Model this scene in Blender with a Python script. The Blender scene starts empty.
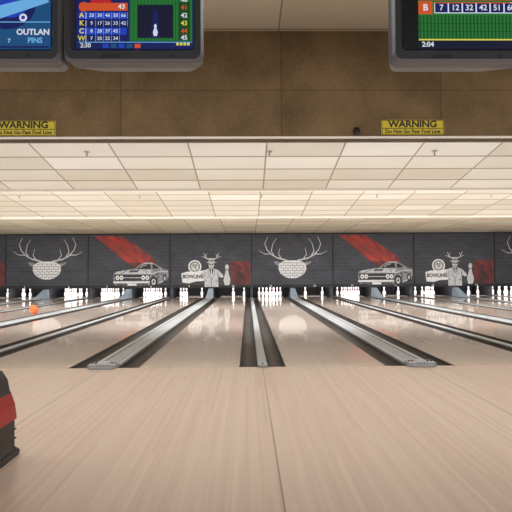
import bpy, bmesh, math, random
from mathutils import Vector, Matrix
random.seed(4)
SC = bpy.context.scene
COL = SC.collection
F = 570.0
SC.view_settings.view_transform = 'Standard'
RCAM = Matrix.Rotation(-math.atan(8/F), 4, 'Z') @ Matrix.Rotation(math.radians(90)+math.atan(17/F), 4, 'X') @ Matrix.Rotation(math.radians(-0.3), 4, 'Z')
def at(px, py, y):
    """world x and z of the thing seen at a photo position, standing at distance y from the viewer"""
    v = RCAM.to_3x3() @ Vector(((px-256)/F, (256-py)/F, -1))
    return v.x/v.y*y, 1+v.z/v.y*y

# ------------------------------------------------------------ materials
def srgb(r, g, b):
    def c(v):
        v /= 255.0
        return v/12.92 if v <= 0.04045 else ((v+0.055)/1.055)**2.4
    return (c(r), c(g), c(b), 1)

MATS = {}
def mat(name, col, rough=0.6, metal=0.0, emit=0.0, noise=0.0, nscale=8.0, coat=0.0):
    if name in MATS: return MATS[name]
    m = bpy.data.materials.new(name); m.use_nodes = True
    nt = m.node_tree; b = nt.nodes['Principled BSDF']
    c = srgb(*col)
    b.inputs['Base Color'].default_value = c
    b.inputs['Roughness'].default_value = rough
    b.inputs['Metallic'].default_value = metal
    b.inputs['Coat Weight'].default_value = coat
    if emit > 0:
        b.inputs['Emission Color'].default_value = c
        b.inputs['Emission Strength'].default_value = emit
        b.inputs['Base Color'].default_value = (0, 0, 0, 1)
    if noise > 0:
        tc = nt.nodes.new('ShaderNodeTexCoord')
        n = nt.nodes.new('ShaderNodeTexNoise'); n.inputs['Scale'].default_value = nscale
        n.inputs['Detail'].default_value = 4
        nt.links.new(tc.outputs['Object'], n.inputs['Vector'])
        r = nt.nodes.new('ShaderNodeMapRange')
        r.inputs['From Min'].default_value = 0.3; r.inputs['From Max'].default_value = 0.7
        r.inputs['To Min'].default_value = 1-noise; r.inputs['To Max'].default_value = 1+noise
        nt.links.new(n.outputs['Fac'], r.inputs['Value'])
        v = nt.nodes.new('ShaderNodeVectorMath'); v.operation = 'SCALE'
        v.inputs[0].default_value = c[:3]
        nt.links.new(r.outputs['Result'], v.inputs['Scale'])
        nt.links.new(v.outputs['Vector'], b.inputs['Base Color'])
    MATS[name] = m
    return m

class NB:
    """small node helper"""
    def __init__(s, name):
        s.m = bpy.data.materials.new(name); s.m.use_nodes = True
        s.nt = s.m.node_tree; s.b = s.nt.nodes['Principled BSDF']
    def set(s, sock, v):
        if isinstance(v, bpy.types.NodeSocket): s.nt.links.new(v, sock)
        else: sock.default_value = v
    def math(s, op, a, b=0.0, c=None):
        n = s.nt.nodes.new('ShaderNodeMath'); n.operation = op
        s.set(n.inputs[0], a); s.set(n.inputs[1], b)
        if c is not None: s.set(n.inputs[2], c)
        return n.outputs[0]
    def xyz(s, kind='Object'):
        tc = s.nt.nodes.new('ShaderNodeTexCoord')
        sp = s.nt.nodes.new('ShaderNodeSeparateXYZ')
        s.nt.links.new(tc.outputs[kind], sp.inputs[0])
        return sp.outputs[0], sp.outputs[1], sp.outputs[2]
    def comb(s, x, y, z=0.0):
        n = s.nt.nodes.new('ShaderNodeCombineXYZ')
        s.set(n.inputs[0], x); s.set(n.inputs[1], y); s.set(n.inputs[2], z)
        return n.outputs[0]
    def noise(s, vec, scale, detail=3):
        n = s.nt.nodes.new('ShaderNodeTexNoise'); n.inputs['Scale'].default_value = scale
        n.inputs['Detail'].default_value = detail
        s.nt.links.new(vec, n.inputs['Vector']); return n.outputs['Fac']
    def white(s, vec):
        n = s.nt.nodes.new('ShaderNodeTexWhiteNoise'); n.noise_dimensions = '3D'
        s.nt.links.new(vec, n.inputs['Vector']); return n.outputs['Value']
    def mix(s, f, a, b):
        n = s.nt.nodes.new('ShaderNodeMix'); n.data_type = 'RGBA'
        s.set(n.inputs['Factor'], f); s.set(n.inputs['A'], a); s.set(n.inputs['B'], b)
        return n.outputs['Result']
    def ramp(s, v, lo, hi, a=0.0, b=1.0):
        n = s.nt.nodes.new('ShaderNodeMapRange')
        s.set(n.inputs['Value'], v)
        n.inputs['From Min'].default_value = lo; n.inputs['From Max'].default_value = hi
        n.inputs['To Min'].default_value = a; n.inputs['To Max'].default_value = b
        return n.outputs['Result']

def wood(name, base, dark, rough, seams=False, boardw=0.028, var=0.5, coat=0.0, blen=1.3):
    n = NB(name)
    x, y, z = n.xyz()
    bx = n.math('FLOOR', n.math('DIVIDE', x, boardw))
    by = n.math('FLOOR', n.math('ADD', n.math('DIVIDE', y, blen), n.math('MULTIPLY', n.white(n.comb(bx, 3.0)), 7.0)))
    w = n.white(n.comb(bx, by))
    st = n.noise(n.comb(n.math('MULTIPLY', x, 60.0), n.math('MULTIPLY', y, .6)), 1.0, 3)
    big = n.noise(n.comb(x, n.math('MULTIPLY', y, 0.3)), 0.9, 2)
    f = n.math('ADD', n.math('MULTIPLY', w, var*0.6), n.math('MULTIPLY', n.ramp(st, .3, .7), var*0.4))
    f = n.math('ADD', f, n.math('MULTIPLY', n.ramp(big, .35, .65), 0.2))
    c = n.mix(f, srgb(*base), srgb(*dark))
    if seams:
        fr = n.math('FRACT', n.math('DIVIDE', n.math('SUBTRACT', n.math('ADD', x, 100*1.69), 0.15), 1.69))
        d = n.math('ABSOLUTE', n.math('SUBTRACT', fr, 0.5))
        sm = n.math('GREATER_THAN', d, 0.4972)
        c = n.mix(n.math('MULTIPLY', sm, 0.55), c, srgb(70, 55, 45))
    n.set(n.b.inputs['Base Color'], c)
    n.b.inputs['Roughness'].default_value = rough
    n.b.inputs['Coat Weight'].default_value = coat; n.b.inputs['Coat Roughness'].default_value = 0.05
    return n.m

M_APP = wood('approach_wood', (220, 199, 183), (192, 168, 151), 0.30, True, 0.026, 0.7, blen=2.4)
M_LANE = wood('lane_wood', (244, 225, 209), (222, 200, 182), 0.22, False, 0.027, 0.5, 0.85, blen=3.0)

def tiles(name, c1, c2, line, w=1.22, h=0.61, lw=0.014, ox=0.30, lm=0.8):
    n = NB(name)
    x, y, z = n.xyz()
    gx = n.math('DIVIDE', n.math('SUBTRACT', x, ox-122.0), w); gy = n.math('DIVIDE', n.math('ADD', y, h*100), h)
    fx = n.math('FRACT', gx); fy = n.math('FRACT', gy)
    ex = n.math('SUBTRACT', 0.5, n.math('ABSOLUTE', n.math('SUBTRACT', fx, 0.5)))
    ey = n.math('SUBTRACT', 0.5, n.math('ABSOLUTE', n.math('SUBTRACT', fy, 0.5)))
    lx = n.math('LESS_THAN', ex, lw/w); ly = n.math('LESS_THAN', ey, lw*1.8/h)
    l = n.math('MAXIMUM', lx, ly)
    wv = n.white(n.comb(n.math('FLOOR', gx), n.math('FLOOR', gy)))
    nz = n.noise(n.comb(x, y), 1.2, 3)
    f = n.math('ADD', n.math('MULTIPLY', wv, 0.85), n.math('MULTIPLY', nz, 0.3))
    f = n.math('ADD', f, n.math('MULTIPLY', fy, 0.15))
    c = n.mix(f, srgb(*c1), srgb(*c2))
    c = n.mix(n.math('MULTIPLY', l, lm), c, srgb(*line))
    n.set(n.b.inputs['Base Color'], c)
    n.b.inputs['Roughness'].default_value = 0.8
    return n.m
M_TILE = tiles('ceiling_tiles', (242, 244, 240), (214, 212, 200), (134, 126, 108))
M_TILE2 = tiles('ceiling_tiles_tan', (230, 228, 214), (206, 200, 180), (134, 124, 100))  # far tier tiles, slightly darker and more tan
M_NEARCEIL = tiles('near_ceiling_tiles', (196, 187, 168), (186, 175, 154), (112, 98, 76), 2.44, 1.22, 0.012, 0.48)

def bulk_mat():
    n = NB('bulkhead_board')
    x, y, z = n.xyz()
    gx = n.math('DIVIDE', n.math('SUBTRACT', x, 0.52-244), 2.44); gy = n.math('DIVIDE', n.math('SUBTRACT', z, 3.78-122), 1.22)
    ex = n.math('SUBTRACT', 0.5, n.math('ABSOLUTE', n.math('SUBTRACT', n.math('FRACT', gx), 0.5)))
    ey = n.math('SUBTRACT', 0.5, n.math('ABSOLUTE', n.math('SUBTRACT', n.math('FRACT', gy), 0.5)))
    l = n.math('MAXIMUM', n.math('LESS_THAN', ex, 0.004), n.math('LESS_THAN', ey, 0.006))
    nz = n.noise(n.comb(x, y, z), 1.2, 6); n2 = n.noise(n.comb(x, y, z), 22, 4)
    wv = n.white(n.comb(n.math('FLOOR', gx), n.math('FLOOR', gy)))
    f = n.math('ADD', n.math('MULTIPLY', n.ramp(nz, .3, .7), 0.6), n.math('MULTIPLY', n.ramp(n2, .3, .7), 0.2))
    f = n.math('ADD', f, n.math('MULTIPLY', wv, 0.2))
    c = n.mix(f, srgb(152, 128, 94), srgb(90, 72, 48))
    c = n.mix(n.math('MULTIPLY', l, 0.45), c, srgb(60, 46, 30))
    n.set(n.b.inputs['Base Color'], c); n.b.inputs['Roughness'].default_value = 0.85
    return n.m
M_BULK = bulk_mat()

def brick_mat():
    n = NB('masking_print')
    x, y, z = n.xyz()
    br = n.nt.nodes.new('ShaderNodeTexBrick')
    n.nt.links.new(n.comb(x, z), br.inputs['Vector'])
    br.inputs['Color1'].default_value = srgb(68, 71, 79); br.inputs['Color2'].default_value = srgb(57, 60, 68)
    br.inputs['Mortar'].default_value = srgb(76, 79, 88)
    br.inputs['Scale'].default_value = 1.0; br.inputs['Mortar Size'].default_value = 0.010
    br.inputs['Brick Width'].default_value = 0.42; br.inputs['Row Height'].default_value = 0.155
    nz = n.noise(n.comb(x, z), 1.3, 3)
    c = n.mix(n.ramp(nz, .35, .7, 0, .45), br.outputs['Color'], srgb(36, 38, 45))
    n.set(n.b.inputs['Base Color'], c); n.b.inputs['Roughness'].default_value = 0.6
    return n.m
M_MASK = brick_mat()

def red_mat(name, c1, c2):
    n = NB(name)
    x, y, z = n.xyz()
    nz = n.noise(n.comb(n.math('ADD', x, z), n.math('MULTIPLY', n.math('SUBTRACT', x, z), .3)), 3.0, 5)
    c = n.mix(n.ramp(nz, .35, .68), srgb(*c1), srgb(*c2))
    n.set(n.b.inputs['Base Color'], c); n.b.inputs['Roughness'].default_value = 0.6
    return n.m

M_GUT = mat('gutter_plastic', (58, 52, 50), 0.6, noise=0.12, nscale=3)  # dark grey-brown, deepened to carry the shade inside the channels
M_CAP = mat('cap_grey', (158, 162, 164), 0.6, noise=0.06, nscale=4)
M_CAPD = mat('cap_groove', (100, 103, 106), 0.5, noise=0.06)
M_CAPL = mat('cap_rail', (182, 187, 190), 0.6)
M_STEEL = mat('steel', (172, 176, 179), 0.5, 0.1, noise=0.05)
M_BOLT = mat('bolt', (60, 60, 62), 0.4, 0.5)
M_BLACK = mat('matte_black', (18, 18, 20), 0.7, noise=0.1)
M_DARK = mat('dark_panel', (34, 34, 38), 0.6, noise=0.15)
M_HOOD = mat('hood_blue_grey', (174, 194, 214), 0.35, noise=0.05)
M_PIN = mat('pin_white', (252, 251, 248), 0.25)
M_PINRED = mat('pin_red', (190, 30, 35), 0.3)
M_WHITE = mat('white_trim', (252, 251, 246), 0.6)
M_WALL = mat('wall_paint', (140, 126, 106), 0.8, noise=0.08)
M_BASE = mat('subfloor', (60, 52, 46), 0.9, noise=0.1)

# ------------------------------------------------------------ geometry helpers
def finish(ob, smooth=False, parent=None, **props):
    COL.objects.link(ob)
    if parent is not None:
        ob.parent = parent
    for k, v in props.items(): ob[k] = v
    if smooth:
        for p in ob.data.polygons: p.use_smooth = True
    return ob

def obj_bm(name, bm, mats, parent=None, smooth=False, loc=None, **props):
    me = bpy.data.meshes.new(name); bmesh.ops.recalc_face_normals(bm, faces=bm.faces)
    bm.to_mesh(me); bm.free()
    for m in mats: me.materials.append(m)
    ob = bpy.data.objects.new(name, me)
    if loc: ob.location = loc
    return finish(ob, smooth, parent, **props)

def bm_box(bm, x0, x1, y0, y1, z0, z1, mi=0, bev=0.0):
    vs = [bm.verts.new(p) for p in [(x0,y0,z0),(x1,y0,z0),(x1,y1,z0),(x0,y1,z0),(x0,y0,z1),(x1,y0,z1),(x1,y1,z1),(x0,y1,z1)]]
    fs = []
    for f in [(0,3,2,1),(4,5,6,7),(0,1,5,4),(1,2,6,5),(2,3,7,6),(3,0,4,7)]:
        fc = bm.faces.new([vs[i] for i in f]); fc.material_index = mi; fs.append(fc)
    if bev > 0:
        es = list({e for f in fs for e in f.edges})
        bmesh.ops.bevel(bm, geom=es, offset=bev, segments=2, affect='EDGES', profile=0.5)

def bm_prof(bm, prof, y0, y1, mi=0):
    a = [bm.verts.new((x, y0, z)) for x, z in prof]; b = [bm.verts.new((x, y1, z)) for x, z in prof]
    n = len(prof)
    for i in range(n):
        f = bm.faces.new([a[i], a[(i+1)%n], b[(i+1)%n], b[i]]); f.material_index = mi
    f = bm.faces.new(a); f.material_index = mi
    f = bm.faces.new(b); f.material_index = mi

def bm_lathe(bm, prof, seg=20, cx=0, cy=0, cz=0, mi=lambda z: 0, axis='Z'):
    rings = []
    for r, h in prof:
        ring = []
        for i in range(seg):
            a = 2*math.pi*i/seg
            if axis == 'Z': p = (cx+r*math.cos(a), cy+r*math.sin(a), cz+h)
            else: p = (cx+r*math.cos(a), cy+h, cz+r*math.sin(a))
            ring.append(bm.verts.new(p))
        rings.append(ring)
    for k in range(len(rings)-1):
        m = mi((prof[k][1]+prof[k+1][1])/2)
        for i in range(seg):
            f = bm.faces.new([rings[k][i], rings[k][(i+1)%seg], rings[k+1][(i+1)%seg], rings[k+1][i]])
            f.material_index = m
    bm.faces.new(rings[0]).material_index = mi(prof[0][1]); bm.faces.new(rings[-1]).material_index = mi(prof[-1][1])

def empty(name, loc, **props):
    e = bpy.data.objects.new(name, None); e.location = loc; e.empty_display_size = 0.1
    return finish(e, **props)

# flat print builder (u right, v up, faces -Y)
_tcache = {}
def text_geo(body, size, bold=0.0):
    key = (body, size, bold)
    if key in _tcache: return _tcache[key]
    cu = bpy.data.curves.new('t', 'FONT'); cu.body = body; cu.size = size
    cu.align_x = 'CENTER'; cu.align_y = 'CENTER'; cu.offset = bold; cu.resolution_u = 3
    ob = bpy.data.objects.new('t', cu); COL.objects.link(ob)
    dg = bpy.context.evaluated_depsgraph_get()
    me = bpy.data.meshes.new_from_object(ob.evaluated_get(dg))
    vs = [(v.co.x, v.co.y) for v in me.vertices]; fs = [tuple(p.vertices) for p in me.polygons]
    bpy.data.objects.remove(ob); bpy.data.curves.remove(cu); bpy.data.meshes.remove(me)
    _tcache[key] = (vs, fs); return vs, fs

class Print:
    def __init__(s, conv, step=0.0012):
        s.v = []; s.f = []; s.mi = []; s.m = []; s.conv = conv; s.step = step
    def _m(s, m):
        if m not in s.m: s.m.append(m)
        return s.m.index(m)
    def raw(s, pts, faces, m, L):
        b = len(s.v)
        s.v += [(p[0], -L*s.step, p[1]) for p in pts]
        for f in faces: s.f.append(tuple(b+i for i in f)); s.mi.append(s._m(m))
    def poly(s, pts, m, L=1):
        pts = [s.conv(*p) for p in pts]
        s.raw(pts, [tuple(range(len(pts)))], m, L)
    def rect(s, x0, y0, x1, y1, m, L=1): s.poly([(x0,y1),(x1,y1),(x1,y0),(x0,y0)], m, L)
    def disc(s, x, y, r, m, L=1, ry=None, n=20):
        ry = ry or r
        s.poly([(x+r*math.cos(2*math.pi*i/n), y-ry*math.sin(2*math.pi*i/n)) for i in range(n)], m, L)
    def stroke(s, pts, w, m, L=1, taper=True):
        n = len(pts)
        for i in range(n-1):
            (x0,y0),(x1,y1) = pts[i], pts[i+1]
            w0 = w*(1-0.7*i/(n-1)) if taper else w
            w1 = w*(1-0.7*(i+1)/(n-1)) if taper else w
            d = math.hypot(x1-x0, y1-y0) or 1; nx, ny = -(y1-y0)/d/2, (x1-x0)/d/2
            s.poly([(x0+nx*w0,y0+ny*w0),(x0-nx*w0,y0-ny*w0),(x1-nx*w1,y1-ny*w1),(x1+nx*w1,y1+ny*w1)], m, L)
            if i: s.disc(x0, y0, w0/2, m, L+0.2, n=8)
    def text(s, body, x, y, size, m, L=2, bold=0.0, sx=1.0):
        c = s.conv(x, y); k = abs(s.conv(1, 0)[0]-s.conv(0, 0)[0])
        vs, fs = text_geo(body, 1.0, bold)
        s.raw([(c[0]+a*size*k*sx, c[1]+b*size*k) for a, b in vs], fs, m, L)
    def build(s, name, parent, loc, **props):
        me = bpy.data.meshes.new(name); me.from_pydata(s.v, [], s.f)
        for m in s.m: me.materials.append(m)
        for p, i in zip(me.polygons, s.mi): p.material_index = i
        ob = bpy.data.objects.new(name, me); ob.location = loc
        return finish(ob, False, parent, **props)

# ------------------------------------------------------------ shell
XL, XR = -13.45, 13.75
FOUL = 6.1; YM = 23.65; YB = 26.3; YBK = 8.6
ZC = at(256, 31, YBK)[1]
ZB = at(256, 138, YBK)[1]

def shell_box(name, *a, m=M_WALL, **props):
    bm = bmesh.new(); bm_box(bm, *a); return obj_bm(name, bm, [m], kind='structure', **props)
shell_box('floor', XL, XR, -2.5, FOUL, -0.12, 0.0, m=M_APP)
shell_box('floor.001', XL, XR, -2.5, YB, -0.25, -0.12, m=M_BASE)
shell_box('wall_left', XL-0.15, XL, -2.5, YB, -0.25, 4.8)
shell_box('wall_right', XR, XR+0.15, -2.5, YB, -0.25, 4.8)
shell_box('wall_end', XL-0.15, XR+0.15, YB, YB+0.15, -0.25, 4.8, m=M_BLACK)
shell_box('ceiling', XL, XR, -2.5, YBK, ZC, ZC+0.1, m=M_NEARCEIL)
shell_box('wall_bulkhead', XL, XR, YBK, YBK+0.12, ZB, ZC+0.1, m=M_BULK)

def panel(name, y0, z0, y1, z1, m):
    L = math.hypot(y1-y0, z1-z0); a = math.atan2(z1-z0, y1-y0)
    bm = bmesh.new(); bm_box(bm, XL, XR, 0, L, 0, 0.05)
    ob = obj_bm(name, bm, [m], kind='structure'); ob.location = (0, y0, z0); ob.rotation_euler = (a, 0, 0)
    return ob
P1 = (YBK+0.12, 3.01, 11.1, 2.63); P2 = (11.16, 3.125, 16.3, 2.60); P3 = (16.36, 2.875, YM+0.1, 2.66)
panel('ceiling.001', *P1, M_TILE); panel('ceiling.002', *P2, M_TILE); panel('ceiling.003', *P3, M_TILE2)
shell_box('ceiling.004', XL, XR, 11.1, 11.16, 2.60, 3.2, m=M_WHITE)
shell_box('ceiling.005', XL, XR, 16.3, 16.36, 2.57, 2.95, m=M_WHITE)
shell_box('trim_1', XL, XR, 11.04, 11.1, 2.60, 2.640, m=M_WHITE)
shell_box('trim_2', XL, XR, 16.24, 16.3, 2.57, 2.61, m=M_WHITE)
shell_box('trim_3', XL, XR, YBK-0.02, YBK, ZB-0.01, ZB+0.02, m=M_WHITE)

# ------------------------------------------------------------ lanes, gutters, caps
capx = lambda k: 0.15+1.69*k
def capw(k): return 0.10 if k % 2 == 0 else 0.29
GW = {0: 0.20, 1: 0.23}
LEND = 25.75
def gutter(x0, x1, side):
    bm = bmesh.new(); n = 10; w = x1-x0
    prof = [(x0, -0.12), (x0, -0.004), (x0+0.008, -0.004)]
    for i in range(n+1):
        a = math.pi*i/n
        prof.append(((x0+x1)/2-math.cos(a)*(w/2-0.01), -0.012-0.085*math.sin(a)))
    prof += [(x1-0.008, -0.004), (x1, -0.004), (x1, -0.12)]
    bm_prof(bm, prof, FOUL+0.01, YM+0.4)
    return obj_bm('gutter', bm, [M_GUT], category='bowling gutter', group='lane gutters',
                  label='dark brown-grey curved gutter channel beside a glossy wooden lane')
for k in range(-8, 9):
    cx = capx(k); w = capw(k); g = GW[abs(k) % 2]
    if k > -8: gutter(cx-w/2-g+0.002, cx-w/2-0.003, 0)
    if k < 8: gutter(cx+w/2+0.003, cx+w/2+g-0.002, 1)
    if k == -8 or k == 8: continue
    wide = k % 2 != 0
    top = empty('division_cap', (cx, FOUL, -0.12), category='lane divider', group='lane division caps',
                label='wide pale grey ribbed divider cap between two gutters with bolted end' if wide else
                      'narrow pale grey divider strip running between two dark gutters')
    h = w/2; z = 0.12
    yend = YM-FOUL-(1.2 if wide else 0.05)
    bm = bmesh.new()
    if wide:
        prof = [(-h, 0), (-h, z+.012), (-h+.004, z+.016), (-h+.05, z+.016), (-h+.054, z+.008), (h-.054, z+.008), (h-.05, z+.016), (h-.004, z+.016), (h, z+.012), (h, 0)]
    else:
        prof = [(-h, 0), (-h, z+.006), (-h+.005, z+.01), (h-.005, z+.01), (h, z+.006), (h, 0)]
    bm_prof(bm, prof, 0.10, yend)
    obj_bm('body', bm, [M_CAP], parent=top)
    if wide:
        for s in (-1, 1):
            bm = bmesh.new(); bm_box(bm, s*(h-.028)-.014, s*(h-.028)+.014, 0.16, yend, z+.0161, z+.018)
            obj_bm('rail', bm, [M_CAPL], parent=top)
            bm = bmesh.new(); bm_box(bm, s*(h-.062)-.007, s*(h-.062)+.007, 0.16, yend, z+.0081, z+.0095)
            obj_bm('groove', bm, [M_CAPD], parent=top)
        bm = bmesh.new(); bm_box(bm, -h, h, -0.08, 0.12, z+.001, z+.045, bev=0.004)
        bm_box(bm, -h+.03, h-.03, -0.11, -0.07, z+.001, z+.026, bev=0.004)
        bm_box(bm, -.05, .05, -0.09, 0.15, z+.025, z+.052, bev=0.004)
        obj_bm('end_casting', bm, [M_STEEL], parent=top, label='bolted metal end casting')
        for bx in (-.12, -.085, .085, .12):
            bm = bmesh.new(); bm_lathe(bm, [(.013, 0), (.013, .008), (.008, .012)], 6, bx, 0.03, z+.045)
            obj_bm('bolt', bm, [M_BOLT], parent=top)
        y0 = yend; y1 = YM-FOUL-0.02
        bm = bmesh.new()
        pts = [(y0, 0), (y0, z+.03), (y0+.4, z+.12), (y1-.15, z+.36), (y1, z+.37), (y1, 0)]
        a = [bm.verts.new((-h*(1-.35*min(1, max(0, p[1]-z)/.35)), p[0], p[1])) for p in pts]
        b = [bm.verts.new((h*(1-.35*min(1, max(0, p[1]-z)/.35)), p[0], p[1])) for p in pts]
        for i in range(6): bm.faces.new([a[i], a[(i+1)%6], b[(i+1)%6], b[i]])
        bm.faces.new(a); bm.faces.new(b)
        obj_bm('return_hood', bm, [M_HOOD], parent=top, label='blue-grey sloping hood')
    else:
        bm = bmesh.new(); bm_box(bm, -h, h, -0.05, 0.12, z+.001, z+.03, bev=0.004)
        obj_bm('end_casting', bm, [M_STEEL], parent=top)
        bm = bmesh.new(); bm_lathe(bm, [(.012, 0), (.012, .008), (.008, .011)], 6, 0, 0.03, z+.03)
        obj_bm('bolt', bm, [M_BOLT], parent=top)

lane_c = {}
for k in range(-8, 8):
    x0 = capx(k)+capw(k)/2+GW[abs(k) % 2]; x1 = capx(k+1)-capw(k+1)/2-GW[abs(k+1) % 2]
    lane_c[k] = (x0+x1)/2
    bm = bmesh.new(); bm_box(bm, x0, x1, FOUL+0.008, LEND, -0.12, 0.0)
    obj_bm('bowling_lane', bm, [M_LANE], category='bowling lane', group='bowling lanes',
           label='glossy light maple bowling lane running to the pins')
    bm = bmesh.new()
    n = 16
    vs = []
    for i in range(n+1):
        xx = x0-0.15+(x1-x0+0.3)*i/n; yy = LEND+0.1+0.02*(i % 2)
        vs.append((bm.verts.new((xx, yy, -0.1)), bm.verts.new((xx, yy+0.02, 1.0))))
    for i in range(n): bm.faces.new([vs[i][0], vs[i+1][0], vs[i+1][1], vs[i][1]])
    obj_bm('pit_curtain', bm, [M_BLACK], category='curtain', group='pit curtains',
           label='black pleated pit curtain hanging behind the pins')
for k in range(-8, 9):
    bm = bmesh.new(); cx = capx(k)
    cx += 0.12 if k == -8 else (-0.12 if k == 8 else 0)
    bm_box(bm, cx-.05, cx+.05, YM+0.42, LEND+0.05, -0.12, 1.0)
    obj_bm('kickback_panel', bm, [M_DARK], category='lane side panel', group='kickback panels',
           label='dark upright side panel dividing two pin decks')

# ------------------------------------------------------------ pins
pp = [(.0258, 0), (.0285, .003), (.036, .02), (.049, .057), (.058, .09), (.0605, .114), (.0595, .14), (.053, .17), (.042, .2),
      (.032, .224), (.0275, .236), (.0255, .246), (.0237, .256), (.0235, .266), (.0245, .278), (.028, .305), (.0315, .33), (.0323, .345), (.030, .36), (.023, .373), (.012, .38), (.003, .381)]
bm = bmesh.new()
bm_lathe(bm, pp, 16, mi=lambda z: 1 if (.237 < z < .245 or .257 < z < .277) else 0)
me_pin = bpy.data.meshes.new('bowling_pin'); bmesh.ops.recalc_face_normals(bm, faces=bm.faces); bm.to_mesh(me_pin); bm.free()
me_pin.materials.append(M_PIN); me_pin.materials.append(M_PINRED)
for p in me_pin.polygons: p.use_smooth = True
RACK = []
for r in range(4):
    for i in range(r+1): RACK.append(((i-r/2)*.3048, r*.264))
full = list(range(10))
STAND = {-8: full, -7: [6, 9], -6: [3, 6, 7], -5: full, -4: full, -3: full, -2: [1, 3, 6, 9], -1: [4, 9], 0: full, 1: [3, 9], 2: full,
         3: [3, 5], 4: [0, 1, 2, 4, 6, 7, 8], 5: [1, 9], 6: full, 7: [2, 5, 9]}
for k, lst in STAND.items():
    for i in lst:
        ob = bpy.data.objects.new('bowling_pin', me_pin)
        ob.location = (lane_c[k]+RACK[i][0], 23.85+RACK[i][1], 0)
        finish(ob, category='bowling pin', group='bowling pins', label='white bowling pin with red neck stripes standing on the lane')

# ------------------------------------------------------------ masking units
G1 = mat('print_light', (202, 204, 206), .6, noise=.2, nscale=6); G2 = mat('print_grey', (140, 142, 146), .6, noise=.45, nscale=11)
GD = mat('print_mid_dark', (84, 85, 90), .6, noise=.4, nscale=7)
G3 = mat('print_dark', (34, 35, 40), .6, noise=.3, nscale=9); GW_ = mat('print_white', (236, 236, 236), .6, noise=.1, nscale=8)
GR = red_mat('print_red', (182, 60, 46), (104, 46, 46)); GR2 = red_mat('print_dark_red', (134, 50, 46), (64, 40, 43)); GR3 = red_mat('print_faded_red', (100, 46, 45), (52, 40, 44))
S = 24.1
def conv_for(n):
    cpx = 248+capx(2*n-1)*S
    return (lambda x, y: ((x-cpx)/S, 1+(273-y)/S))
ZM0, ZM1 = 0.40, 2.61
def art_antler(p, c):
    d = c-290.0
    P = lambda l: [(x+d, y) for x, y in l]
    for s in (-1, 1):
        def M(l, s=s): return [(290+s*x*(1.0 if s < 0 else 1.04)+d, y+(0 if s < 0 else .6*math.sin(x))) for x, y in l]
        p.stroke(M([(5, 261), (9, 259.5), (15, 258), (21, 254.5), (25.5, 249.5), (27.5, 243.5), (24.5, 237)]), 1.6, G1, 2)
        p.stroke(M([(11, 258.8), (13.8, 254), (12.2, 248)]), 1.0, G1, 2)
        p.stroke(M([(18, 256.5), (21, 251), (19.5, 244), (16, 238.5)]), 1.1, G1, 2)
        p.stroke(M([(21.5, 254), (28, 254), (33.5, 250.5)]), 1.0, G1, 2)
        p.poly(M([(10, 264), (14, 261.6), (18.5, 261.4), (17, 264.4), (12, 266.4)]), G2, 2)
    p.poly(P([(276.5, 264.5), (280, 261.8), (286, 260.6), (294, 260.6), (300, 261.8), (303.5, 264.5), (304, 269), (302, 273.5), (298, 276.6), (293, 278.4), (287, 278.4), (282, 276.6), (278, 273.5), (276, 269)]), GW_, 3)
    for r, y in enumerate((263.0, 265.6, 268.2, 270.8, 273.4, 276.0)):
        w = (11, 13.2, 13.6, 12.6, 11, 8)[r]
        p.stroke(P([(290-w, y), (290+w, y)]), .6, G2, 4, False)
        for q in range(-3, 4):
            xx = 290+q*4.4+(2.2 if r % 2 else 0)
            if abs(xx-290) < w-1: p.stroke(P([(xx, y), (xx, y+2.5)]), .5, G2, 4, False)
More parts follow.
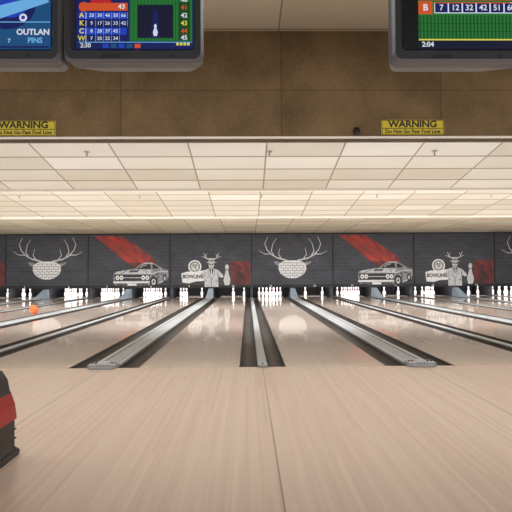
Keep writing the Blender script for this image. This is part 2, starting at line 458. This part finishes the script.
def art_car(p, c):
    d = c-130.5
    P = lambda l: [(x+d, y) for x, y in l]
    p.poly(P([(96, 235.4), (123, 235.4), (153, 256), (150, 262), (128, 262)]), GR, 1)
    p.poly(P([(128, 262), (153, 256), (158, 262), (154, 268), (136, 268)]), GR2, 0.8)
    body = [(114.8, 277), (115.4, 272.5), (117.5, 271), (126, 269.4), (136, 268.4), (141.5, 264.0), (146, 262.2), (153, 262.2), (159, 264.8), (165, 268.4), (169.4, 269.6), (169.8, 276), (168, 280), (160, 283.4), (150, 286), (126, 286.6), (116.5, 284.6)]
    p.poly(P(body), G2, 2)
    p.poly(P([(138, 268.4), (142.4, 264.8), (146.6, 263.5), (151.6, 263.7), (152.4, 268.4)]), G3, 3)
    p.stroke(P([(141.4, 267.4), (144, 265.2), (148, 264.4)]), .6, G1, 4, False)
    p.poly(P([(153.6, 263.9), (156, 264.3), (160.6, 267.6), (154, 268.4)]), G3, 3)
    p.poly(P([(141.5, 264.0), (146, 262.2), (153, 262.2), (156, 263.4), (152, 263.1), (146.6, 263.0)]), G1, 3.5)
    p.poly(P([(116.4, 273), (118.4, 271.4), (127, 270), (136, 269), (153, 269.2), (152, 273.6)]), G1, 3)
    p.poly(P([(132, 269.6), (141, 269.4), (139, 271.6), (129.6, 271.8)]), GD, 3.5)
    for a, b_ in (((128, 270.2), (122, 273)), ((147, 269.6), (148.6, 273))): p.stroke(P([a, b_]), .6, G3, 4, False)
    p.poly(P([(115.6, 274.2), (151.4, 274.2), (150.6, 280), (116.8, 280.2)]), G3, 3)
    for i in range(9): p.stroke(P([(125.2+i*2.1, 274.8), (125.2+i*2.1, 279.6)]), .4, GD, 4, False)
    p.stroke(P([(125, 277.1), (142.5, 277.1)]), .7, G1, 4.5, False)
    for x in (119, 123, 144.6, 148.6): p.disc(x+d, 277.1, 1.9, GW_, 4, 2.3); p.disc(x+d, 277.1, .9, G2, 5)
    p.stroke(P([(114.8, 281.6), (151, 281.6), (154, 279.8)]), 1.7, GW_, 4, False)
    p.poly(P([(117, 283), (150, 282.8), (148, 285.4), (120, 285.8)]), GD, 3); p.rect(129+d, 282.8, 138+d, 285, GW_, 4)
    p.stroke(P([(152, 273.6), (160, 271), (169.4, 271.2)]), 1.0, G1, 4, False); p.stroke(P([(152, 276), (160, 273.5), (168, 273.5)]), .5, G3, 4, False)
    p.stroke(P([(158, 269), (159, 279)]), .5, G3, 4, False); p.stroke(P([(160.5, 282.4), (165, 280)]), .8, G1, 4, False)
    for i in range(7): p.stroke(P([(151.5+i*2.3, 274.5-i*.35), (153+i*2.3, 278-i*.3)]), .35, GD if i % 2 else G1, 4, False)
    p.disc(155+d, 281.2, 4.0, G3, 5, 5.4); p.disc(155+d, 281.2, 2.2, G1, 6, 3.2); p.disc(155+d, 281.2, .9, G3, 7, 1.3)
    p.disc(166+d, 278, 1.9, G3, 5, 4.0); p.disc(166+d, 278, .9, G1, 6, 2.1); p.rect(117.5+d, 284.8, 124+d, 287.6, G3, 4)
def art_sign(p, c):
    d = c-211.5
    P = lambda l: [(x+d, y) for x, y in l]
    p.disc(195.5+d, 266.4, 6.6, GW_, 1.6); p.disc(195.5+d, 266.4, 5.2, GD, 2.0); p.disc(195.5+d, 266.4, 4.2, G1, 2.4)
    for q in ((194.4, 265), (196.8, 264.8), (195.8, 267)): p.disc(q[0]+d, q[1], .8, G3, 2.8)
    p.poly(P([(182, 273), (188, 271.2), (193, 271.6), (204.8, 270), (205.4, 275), (204.8, 280.6), (196, 281.2), (190, 283), (183, 282.2)]), GW_, 3)
    p.text('BOWLING', 193.8+d, 276.4, 5.0, G3, 4, 0.035, 0.9)
    for s in (-1, 1):
        p.stroke([(212+s*2+d, 259.5), (212+s*5.5+d, 257.6), (212+s*7.6+d, 252.6)], 1.3, G1, 2)
        p.stroke([(212+s*4.8+d, 258), (212+s*9.6+d, 256)], 1.0, G1, 2); p.stroke([(212+s*6+d, 257), (212+s*4.4+d, 253)], .9, G1, 2)
    p.poly(P([(206.4, 262.5), (209, 261.4), (209.6, 258), (214.4, 258), (215, 261.4), (217.6, 262.5)]), G1, 3)
    p.rect(209.2+d, 260.2, 214.8+d, 261.1, G3, 4)
    p.disc(212+d, 264.8, 2.8, G1, 2.5, 3.5); p.rect(209.8+d, 263.6, 211.6+d, 264.8, G3, 4); p.rect(212.4+d, 263.6, 214.2+d, 264.8, G3, 4); p.rect(211+d, 266.4, 213+d, 266.9, G3, 4)
    p.poly(P([(209.8, 268.2), (214.2, 268.2), (219, 270), (223.5, 274.5), (224, 277), (222, 277.6), (218.6, 275.6), (219, 286.6), (205, 286.6), (205.4, 275.6), (202.6, 278), (200.6, 276.6), (201.4, 273), (205, 270)]), G1, 3.4)
    p.poly(P([(210, 268.5), (214, 268.5), (212, 279)]), G3, 4); p.stroke(P([(212, 269), (212, 277)]), .9, GW_, 4.5, False)
    for s in (-1, 1): p.stroke(P([(212+s*2.4, 269.5), (212+s*3.4, 273.5), (212+s*.6, 279.5)]), .5, G2, 4, False); p.stroke(P([(212+s*4, 281), (212+s*6, 280.6)]), .5, GD, 4, False); p.stroke(P([(212+s*6.2, 271.5), (212+s*6.6, 276)]), .5, GD, 4, False)
    p.stroke(P([(212, 279), (212, 286)]), .5, GD, 4, False)
    p.poly(P([(225.2, 285), (224, 279.5), (225.8, 273), (226.2, 270), (225.5, 266.5), (226.6, 264.4), (228.4, 264.4), (229.5, 266.5), (228.8, 270), (229.2, 273), (231, 279.5), (229.8, 285)]), G1, 3)
    p.stroke(P([(226, 269.4), (229, 269.4)]), .7, GR, 4, False)
    p.poly(P([(231, 263), (235, 260.8), (243, 261.6), (250.6, 259.5), (251.4, 270), (250.8, 284), (241, 286), (232, 285)]), GR2, 1)
    p.disc(240+d, 268, 2.4, GR3, 2, 2.8); p.poly(P([(235, 285), (235.8, 274), (239, 271.3), (242, 271.3), (245, 274), (246, 285)]), GR3, 2)
for n in range(-3, 5):
    cx = capx(2*n-1)
    typ = n % 3
    lab = {1: 'dark brick-print masking panel with pale antlered head artwork', 2: 'dark brick-print masking panel with red streak and old car artwork',
           0: 'dark brick-print masking panel with bowling sign and hatted figure artwork'}[typ]
    top = empty('masking_unit', (cx, YM, ZM0), category='masking panel', group='masking panels', label=lab)
    w = 1.69
    bm = bmesh.new(); bm_box(bm, -w+.006, w-.006, 0, 0.05, 0.125, ZM1-ZM0)
    me = obj_bm('panel', bm, [M_MASK], parent=top)
    bm = bmesh.new(); bm_box(bm, -w+.003, w-.003, -0.01, 0.05, 0.0, 0.12); obj_bm('valance', bm, [M_DARK], parent=top)
    bm = bmesh.new()
    for zz in (0.72, 1.36): bm_box(bm, -w+.006, w-.006, -0.003, -0.0005, zz, zz+.012)
    bm_box(bm, w-.02, w-.006, -0.003, -0.0005, 0.14, ZM1-ZM0); bm_box(bm, -w+.006, -w+.02, -0.003, -0.0005, 0.14, ZM1-ZM0)
    obj_bm('seam_strip', bm, [M_BLACK], parent=top)
    bm = bmesh.new(); bm_box(bm, -w+.001, w-.001, -0.03, 0.08, ZM1-ZM0, ZM1-ZM0+0.035); obj_bm('top_rail', bm, [M_BLACK], parent=top)
    cv = conv_for(n); p = Print(lambda x, y: (cv(x, y)[0], cv(x, y)[1]-ZM0), 0.0025)
    cpx = 248+cx*S
    (art_sign, art_antler, art_car)[typ](p, cpx)
    p.build('printed_artwork', top, (0, -0.003, 0))
    pn = Print(lambda x, y: (x, y), 0.002)
    for s, num in ((-1, 10+2*(n-1)+1), (1, 10+2*(n-1)+2)):
        lc = lane_c[2*n-2 if s < 0 else 2*n-1]-cx
        pn.text(str(num), lc, 0.06, 0.12, GW_, 1, 0.01)
    pn.build('lane_number', top, (0, -0.012, 0))

# ------------------------------------------------------------ bowling ball rolling
bm = bmesh.new(); bmesh.ops.create_uvsphere(bm, u_segments=32, v_segments=18, radius=.108)
b = obj_bm('bowling_ball', bm, [mat('ball_orange', (246, 118, 62), .15, noise=.1, nscale=12)], smooth=True, loc=(-5.41, 14.5, .109),
           category='bowling ball', label='orange bowling ball rolling down a glossy lane')
for i, (a, e) in enumerate(((0.2, .9), (0.6, 1.1), (0.5, .65))):
    bm = bmesh.new(); bm_lathe(bm, [(.012, 0), (.012, .002)], 12)
    h = obj_bm('finger_hole', bm, [M_BLACK], parent=b)
    v = Vector((math.cos(a)*math.cos(e), -math.sin(a)*math.cos(e)-.2, math.sin(e))).normalized()
    h.location = v*.107; h.rotation_euler = v.to_track_quat('Z', 'Y').to_euler()

# ------------------------------------------------------------ ball return
br = empty('ball_return', (-1.54, 2.52, 0), category='ball return', label='dark ball return machine with a red side band at the approach')
MRED = mat('return_red', (176, 38, 32), .4, noise=.08, nscale=6); MCH = mat('return_charcoal', (44, 42, 44), .45, noise=.1)
def loft(bm, rings, mi=0):
    rr = [[bm.verts.new(p) for p in r] for r in rings]; n = len(rr[0])
    for a, b_ in zip(rr, rr[1:]):
        for i in range(n): bm.faces.new([a[i], a[(i+1)%n], b_[(i+1)%n], b_[i]]).material_index = mi
    bm.faces.new(rr[0]); bm.faces.new(rr[-1])
def rrect(hx, y0, y1, z, r, n=6):
    out = []
    for cx, cy, a0 in ((hx-r, y1-r, 0), (-hx+r, y1-r, 90), (-hx+r, y0+r, 180), (hx-r, y0+r, 270)):
        for i in range(n+1):
            a = math.radians(a0+90*i/n); out.append((cx+r*math.cos(a), cy+r*math.sin(a), z))
    return out
def part(name, spec, m):
    bm = bmesh.new(); loft(bm, [rrect(hx, y0, y1, z, .025) for hx, y0, y1, z in spec]); return obj_bm(name, bm, [m], parent=br)
part('foot', [(.262, -.65, .72, 0), (.265, -.66, .725, .02), (.258, -.65, .715, .035)], MCH)
part('base', [(.25, -.62, .715, .035), (.242, -.62, .705, .05), (.242, -.62, .705, .085), (.25, -.62, .715, .092), (.242, -.62, .705, .10), (.242, -.62, .705, .135), (.25, -.62, .715, .142), (.242, -.62, .705, .15), (.242, -.62, .705, .195)], MCH)
part('side_band', [(.242, -.62, .70, .195), (.25, -.63, .715, .20), (.244, -.62, .705, .28), (.228, -.61, .69, .345)], MRED)
part('upper_body', [(.228, -.6, .69, .345), (.222, -.6, .685, .36), (.212, -.59, .68, .42), (.19, -.58, .66, .47), (.17, -.55, .63, .485)], MCH)
part('tray', [(.10, -.4, .2, .485), (.2, -.6, .22, .62), (.22, -.64, .24, .66), (.20, -.62, .22, .66), (.12, -.4, .16, .54)], MRED)

# ------------------------------------------------------------ monitors
MH = mat('monitor_housing', (84, 89, 99), .4, noise=.08, nscale=10); MB = mat('monitor_bezel', (68, 72, 81), .35); MLIP = mat('monitor_lip', (128, 133, 143), .35)
def E(name, c, s=0.85): return mat('scr_'+name, c, .3, emit=s)
EN = E('navy', (6, 14, 46)); EB = E('blue', (24, 66, 190)); EO = E('orange', (214, 84, 40)); EG = E('green', (30, 118, 50)); EW = E('white', (225, 230, 240))
EY = E('yellow', (230, 220, 90)); EK = E('black', (6, 8, 12)); ET = E('teal', (18, 78, 128)); EDG = E('darkgreen', (16, 70, 30)); ER = E('red', (190, 30, 40)); ELB = E('lightblue', (110, 180, 235)); EDB = E('deepblue', (10, 24, 92))
YS = 3.0; K = F/YS
def monitor(cpx, label, draw, wpx=140):
    cx, z0 = at(cpx, 62, YS)
    K = (wpx/2)/(abs(at(cpx+wpx/2, 62, YS)[0]-cx))
    zs = at(cpx, 48, YS)[1]
    top = empty('overhead_monitor', (cx, YS, z0), category='monitor', group='overhead score monitors', label=label)
    hw = wpx/2/K; H = .66
    def rr(w, zlo, zhi, y, r, n=6):
        out = []
        for ax, az, a0 in ((w-r, zhi-r, 0), (-w+r, zhi-r, 90), (-w+r, zlo+r, 180), (w-r, zlo+r, 270)):
            for i in range(n+1):
                a = math.radians(a0+90*i/n); out.append((ax+r*math.cos(a), y, az+r*math.sin(a)))
        return out
    sx = .312; s0 = zs-z0; s1 = s0+.47
    bm = bmesh.new()
    loft(bm, [rr(hw-.004, .004, H-.004, .03, .04), rr(hw-.01, .008, H-.01, .11, .04), rr(hw-.08, .09, H-.05, .40, .04), rr(hw-.16, .14, H-.1, .50, .04)])
    obj_bm('housing', bm, [MH], parent=top)
    bm = bmesh.new()
    R = [rr(hw-.004, .004, H-.004, .03, .04), rr(hw, 0, H, .015, .042), rr(hw-.014, .014, H-.012, -.008, .04), rr(sx+.02, s0-.02, s1+.02, -.012, .03), rr(sx, s0, s1, .018, .015)]
    q = [[bm.verts.new(p) for p in r] for r in R]; n = len(q[0])
    for j, (a, b_) in enumerate(zip(q, q[1:])):
        for i in range(n):
            bm.faces.new([a[i], a[(i+1)%n], b_[(i+1)%n], b_[i]]).material_index = 1 if j == 1 else 0
    obj_bm('bezel', bm, [MB, MLIP], parent=top)
    bm = bmesh.new(); bm_box(bm, -sx, sx, .016, .028, s0, s1)
    scr = obj_bm('screen', bm, [EK], parent=top)
    p = Print(lambda x, y: ((x-cpx)/K, s0+(48-y)/K), 0.0012)
    draw(p); p.build('screen_picture', scr, (0, .0155, 0))
    bm = bmesh.new()
    for i in range(5): bm_box(bm, -.16+i*.02, -.15+i*.02, -.0135, -.0115, .020, .036)
    bm_lathe(bm, [(.006, -.016), (.006, -.011)], 10, .2, 0, .03, axis='Y')
    obj_bm('control_panel', bm, [M_BOLT], parent=top)
    bm = bmesh.new(); bm_lathe(bm, [(.025, H-.05), (.025, ZC-z0)], 14, 0, .2, 0)
    bm_lathe(bm, [(.09, ZC-z0-.015), (.09, ZC-z0)], 16, 0, .2, 0)
    obj_bm('ceiling_pole', bm, [M_STEEL], parent=top)

def scr_mid(p):
    p.rect(75, -42, 193, 48, EDB)
    p.rect(77, -40, 127, -5, EB, 2)
    p.poly([(79, 1), (127, 1), (127, 9), (79, 9)], EO, 2); p.disc(83, 5, 5, EO, 2.2); p.text('43', 121, 5, 7, EW, 3, .02)
    p.disc(100, 1, 11, ER, 1.8, 5)
    rows = [('A', 14, ['20', '30', '46', '50', '66']), ('K', 22, ['9', '17', '26', '33', '42']), ('C', 30, ['8', '28', '37', '45']), ('W', 37.5, ['7', '20', '22', '34'])]
    for i, (l, y, nums) in enumerate(rows):
        p.rect(78, y-3.6, 126, y+3.4, (EB, EDB, EB, EDB)[i], 2)
        p.text(l, 81, y, 7.0, EY, 4, .02)
        p.rect(85, y-3.2, 85.6, y+3.2, EW, 3)
        for j, s in enumerate(nums):
            x = 91+j*8; p.rect(x+3.7, y-3.2, x+4.2, y+3.2, ELB, 3)
            p.text(s, x, y, 5.0, EW, 4, .01)
    p.rect(78, 40.8, 192, 41.6, ELB, 3)
    p.text('2:30', 85, 44.6, 6.2, EW, 3, .02)
    for i in range(5): p.rect(102+i*8, 42.8, 108+i*8, 47, (EB, ET, EB, ET, EO)[i], 2)
    p.rect(129, -40, 192, 40, EG, 2)
    for i in range(18): p.rect(129.5+i*3.5, -40, 130.2+i*3.5, 40, EDG, 2.5)
    p.rect(137, 3, 173, 37, EN, 3)
    p.poly([(150, 37), (160, 37), (156.5, 8), (153.5, 8)], EDB, 3.5)
    p.poly([(153.4, 35), (152.5, 31), (154, 27), (153.6, 24), (155, 22.4), (156.4, 24), (156, 27), (157.5, 31), (156.6, 35)], EW, 4)
    p.rect(178, 0, 190, 39, EDG, 3)
    for y, s, m in ((-2, '40', EW), (6, '41', EO), (14, '42', EW), (22, '43', EY), (30, '44', EO), (36.7, '45', EW)): p.text(s, 184, y, 6.6, m, 4, .02)
    for i in range(4): p.rect(176+i*3.6, 41.8, 178.6+i*3.6, 44.5, EY, 4)
def scr_left(p):
    p.rect(-60, -42, 49.5, 48, ET)
    p.disc(5, 2, 30, EDB, 2, 26); p.disc(9, 4, 17, EB, 2.5, 12)
    p.poly([(-20, 8), (44, -8), (48, 0), (-10, 20)], ELB, 3)
    p.rect(-50, 20, 49, 21, ELB, 3)
    p.text('OUTLAN', 32, 31, 8.2, EW, 4, .03); p.text('PINS', 34, 39.5, 7.5, ELB, 4, .03)
    p.text('7', 8, 40, 6, EW, 4); p.disc(22, 16, 4, EW, 4); p.disc(22, 16, 2, EB, 5)
    p.rect(-55, 45, 48, 47, EDB, 3)
def scr_right(p):
    p.rect(420, -42, 536, 46, EG); p.rect(420, 46, 536, 48, EK)
    for i in range(32): p.rect(421+i*3.6, 14, 422.3+i*3.6, 38, EDG, 2)
    p.rect(420, 22, 536, 22.6, EDG, 2); p.rect(420, 30, 536, 30.6, EDG, 2)
    p.rect(420, -40, 536, -1, ER, 2); p.rect(436, 1, 536, 12, EW, 2)
    for i, s in enumerate(['7', '12', '32', '42', '51', '60']):
        x = 443+i*14; p.rect(x-6.3, 1.8, x+6.3, 11.2, EDB, 3); p.text(s, x, 6.5, 8.0, EW, 4, .02)
    p.rect(436, 1, 512, 2, EO, 4)
    p.rect(420, 38, 536, 39.4, EY, 3); p.rect(420, 39.4, 536, 48, EN, 2)
    p.text('2:04', 429, 43.6, 7, EW, 4, .03); p.rect(420, 0, 434, 13, EO, 2.5); p.text('B', 427, 6.5, 9, EW, 4, .03)
monitor(133.5, 'dark overhead monitor showing a score table and a pin', scr_mid)
monitor(-9.5, 'dark overhead monitor showing a blue advertisement', scr_left)
monitor(463, 'dark overhead monitor showing white numbers over a green curtain', scr_right)

# ------------------------------------------------------------ warning signs
MY = mat('sign_yellow', (222, 204, 46), .5, noise=.05); MK = mat('sign_black', (20, 18, 14), .5)
KB = F/YBK
for cpx, cpy in ((24, 128.5), (412.5, 127.5)):
    cx, zc = at(cpx, cpy, YBK)
    top = empty('warning_sign', (cx, YBK, zc), category='sign', group='warning signs', label='yellow sign with black warning lettering on tan bulkhead')
    bm = bmesh.new(); bm_box(bm, -.48, .48, -.012, 0, -.115, .115, bev=.003); obj_bm('plate', bm, [MY], parent=top)
    p = Print(lambda x, y: (x/KB, -y/KB), .0015)
    p.rect(-30.5, .8, 30.5, 1.4, MK, 1)
    p.stroke([(-31, -7), (31, -7), (31, 7), (-31, 7), (-31, -7)], .5, MK, 1, False)
    p.text('WARNING', 0, -3, 9.2, MK, 2, .03, 1.1)
    p.text('Do Not Go Past Foul Line', 0, 4.3, 5.2, MK, 2, .025, 1.0)
    p.build('lettering', top, (0, -.0125, 0))

# ------------------------------------------------------------ dome camera, sprinklers
cx, zc = at(356.5, 131, YBK); top = empty('security_camera', (cx, YBK, zc), category='camera', label='small black dome camera on the tan bulkhead edge')
bm = bmesh.new(); bm_lathe(bm, [(.055, 0), (.055, -.03), (.04, -.045)], 16, axis='Y'); obj_bm('mount', bm, [M_BOLT], parent=top)
bm = bmesh.new(); bmesh.ops.create_uvsphere(bm, u_segments=16, v_segments=10, radius=.045); bmesh.ops.translate(bm, vec=(0, -.06, -.01), verts=bm.verts)
obj_bm('dome', bm, [mat('dome_black', (10, 10, 12), .1)], parent=top, smooth=True)
def pz(P, y): return P[1]+(P[3]-P[1])*(y-P[0])/(P[2]-P[0])
for px, y, P in ((87, 9.1, P1), (270, 9.1, P1), (437, 9.1, P1), (20, 13.6, P2), (140, 13.6, P2), (262, 13.6, P2), (378, 13.6, P2), (494, 13.6, P2), (70, 18.5, P3), (165, 18.5, P3), (258, 18.5, P3), (352, 18.5, P3), (446, 18.5, P3)):
    x = (px-248)*y/F; z = pz(P, y)
    top = empty('sprinkler_head', (x, y, z), category='sprinkler', group='ceiling sprinklers', label='small metal sprinkler head hanging from pale ceiling tiles')
    bm = bmesh.new(); bm_lathe(bm, [(.045, .01), (.045, -.008), (.02, -.012)], 14); obj_bm('escutcheon', bm, [M_STEEL], parent=top)
    bm = bmesh.new(); bm_lathe(bm, [(.014, -.012), (.014, -.05), (.01, -.07)], 10); obj_bm('nozzle', bm, [M_STEEL], parent=top)
    bm = bmesh.new(); bm_lathe(bm, [(.028, -.07), (.03, -.075), (.005, -.08)], 12); obj_bm('deflector', bm, [M_STEEL], parent=top)

# ------------------------------------------------------------ lights
def area(name, loc, rot, sx, sy, e, col=(1, .93, .82)):
    l = bpy.data.lights.new(name, 'AREA'); l.shape = 'RECTANGLE'; l.size = sx; l.size_y = sy; l.energy = e; l.color = col
    o = bpy.data.objects.new(name, l); o.location = loc; o.rotation_euler = [math.radians(a) for a in rot]; COL.objects.link(o)
area('approach_light', (0, 4.6, 4.6), (0, 0, 0), 24, 1.6, 500, (1, .98, .95))
area('cove_light', (0, 11.4, 2.95), (6, 0, 0), 26, .3, 820, (.98, .985, 1))
area('cove_light_far', (0, 16.6, 2.75), (14, 0, 0), 26, .25, 860, (.98, .985, 1))
area('ceiling_fill', (0, 9.0, 1.9), (180-8, 0, 0), 26, 1.5, 60, (.99, .99, 1))  # added fill facing up, no fixture here, brightens the first tile tier
area('ceiling_fill_mid', (0, 13.5, 1.9), (180, 0, 0), 26, 1.5, 18, (.99, .99, 1))  # same added fill for the middle tier, unseen from below
area('ceiling_fill_far', (0, 19.5, 1.9), (180, 0, 0), 26, 2.5, 14, (1, .99, .96))  # added fill for the far tier, not a real fixture
area('pin_light', (0, YM+.14, .95), (20, 0, 0), 26, .1, 520, (.95, .97, 1))
w = bpy.data.worlds.new('World'); SC.world = w; w.use_nodes = True
w.node_tree.nodes['Background'].inputs['Color'].default_value = (1, .98, .96, 1); w.node_tree.nodes['Background'].inputs['Strength'].default_value = 0.42

# ------------------------------------------------------------ camera
cd = bpy.data.cameras.new('Camera'); cam = bpy.data.objects.new('Camera', cd); COL.objects.link(cam)
cd.sensor_width = 36; cd.lens = 36*F/512; cd.clip_end = 200; cd.clip_start = .02
cam.matrix_world = Matrix.Translation((0, 0, 1)) @ RCAM
SC.camera = cam
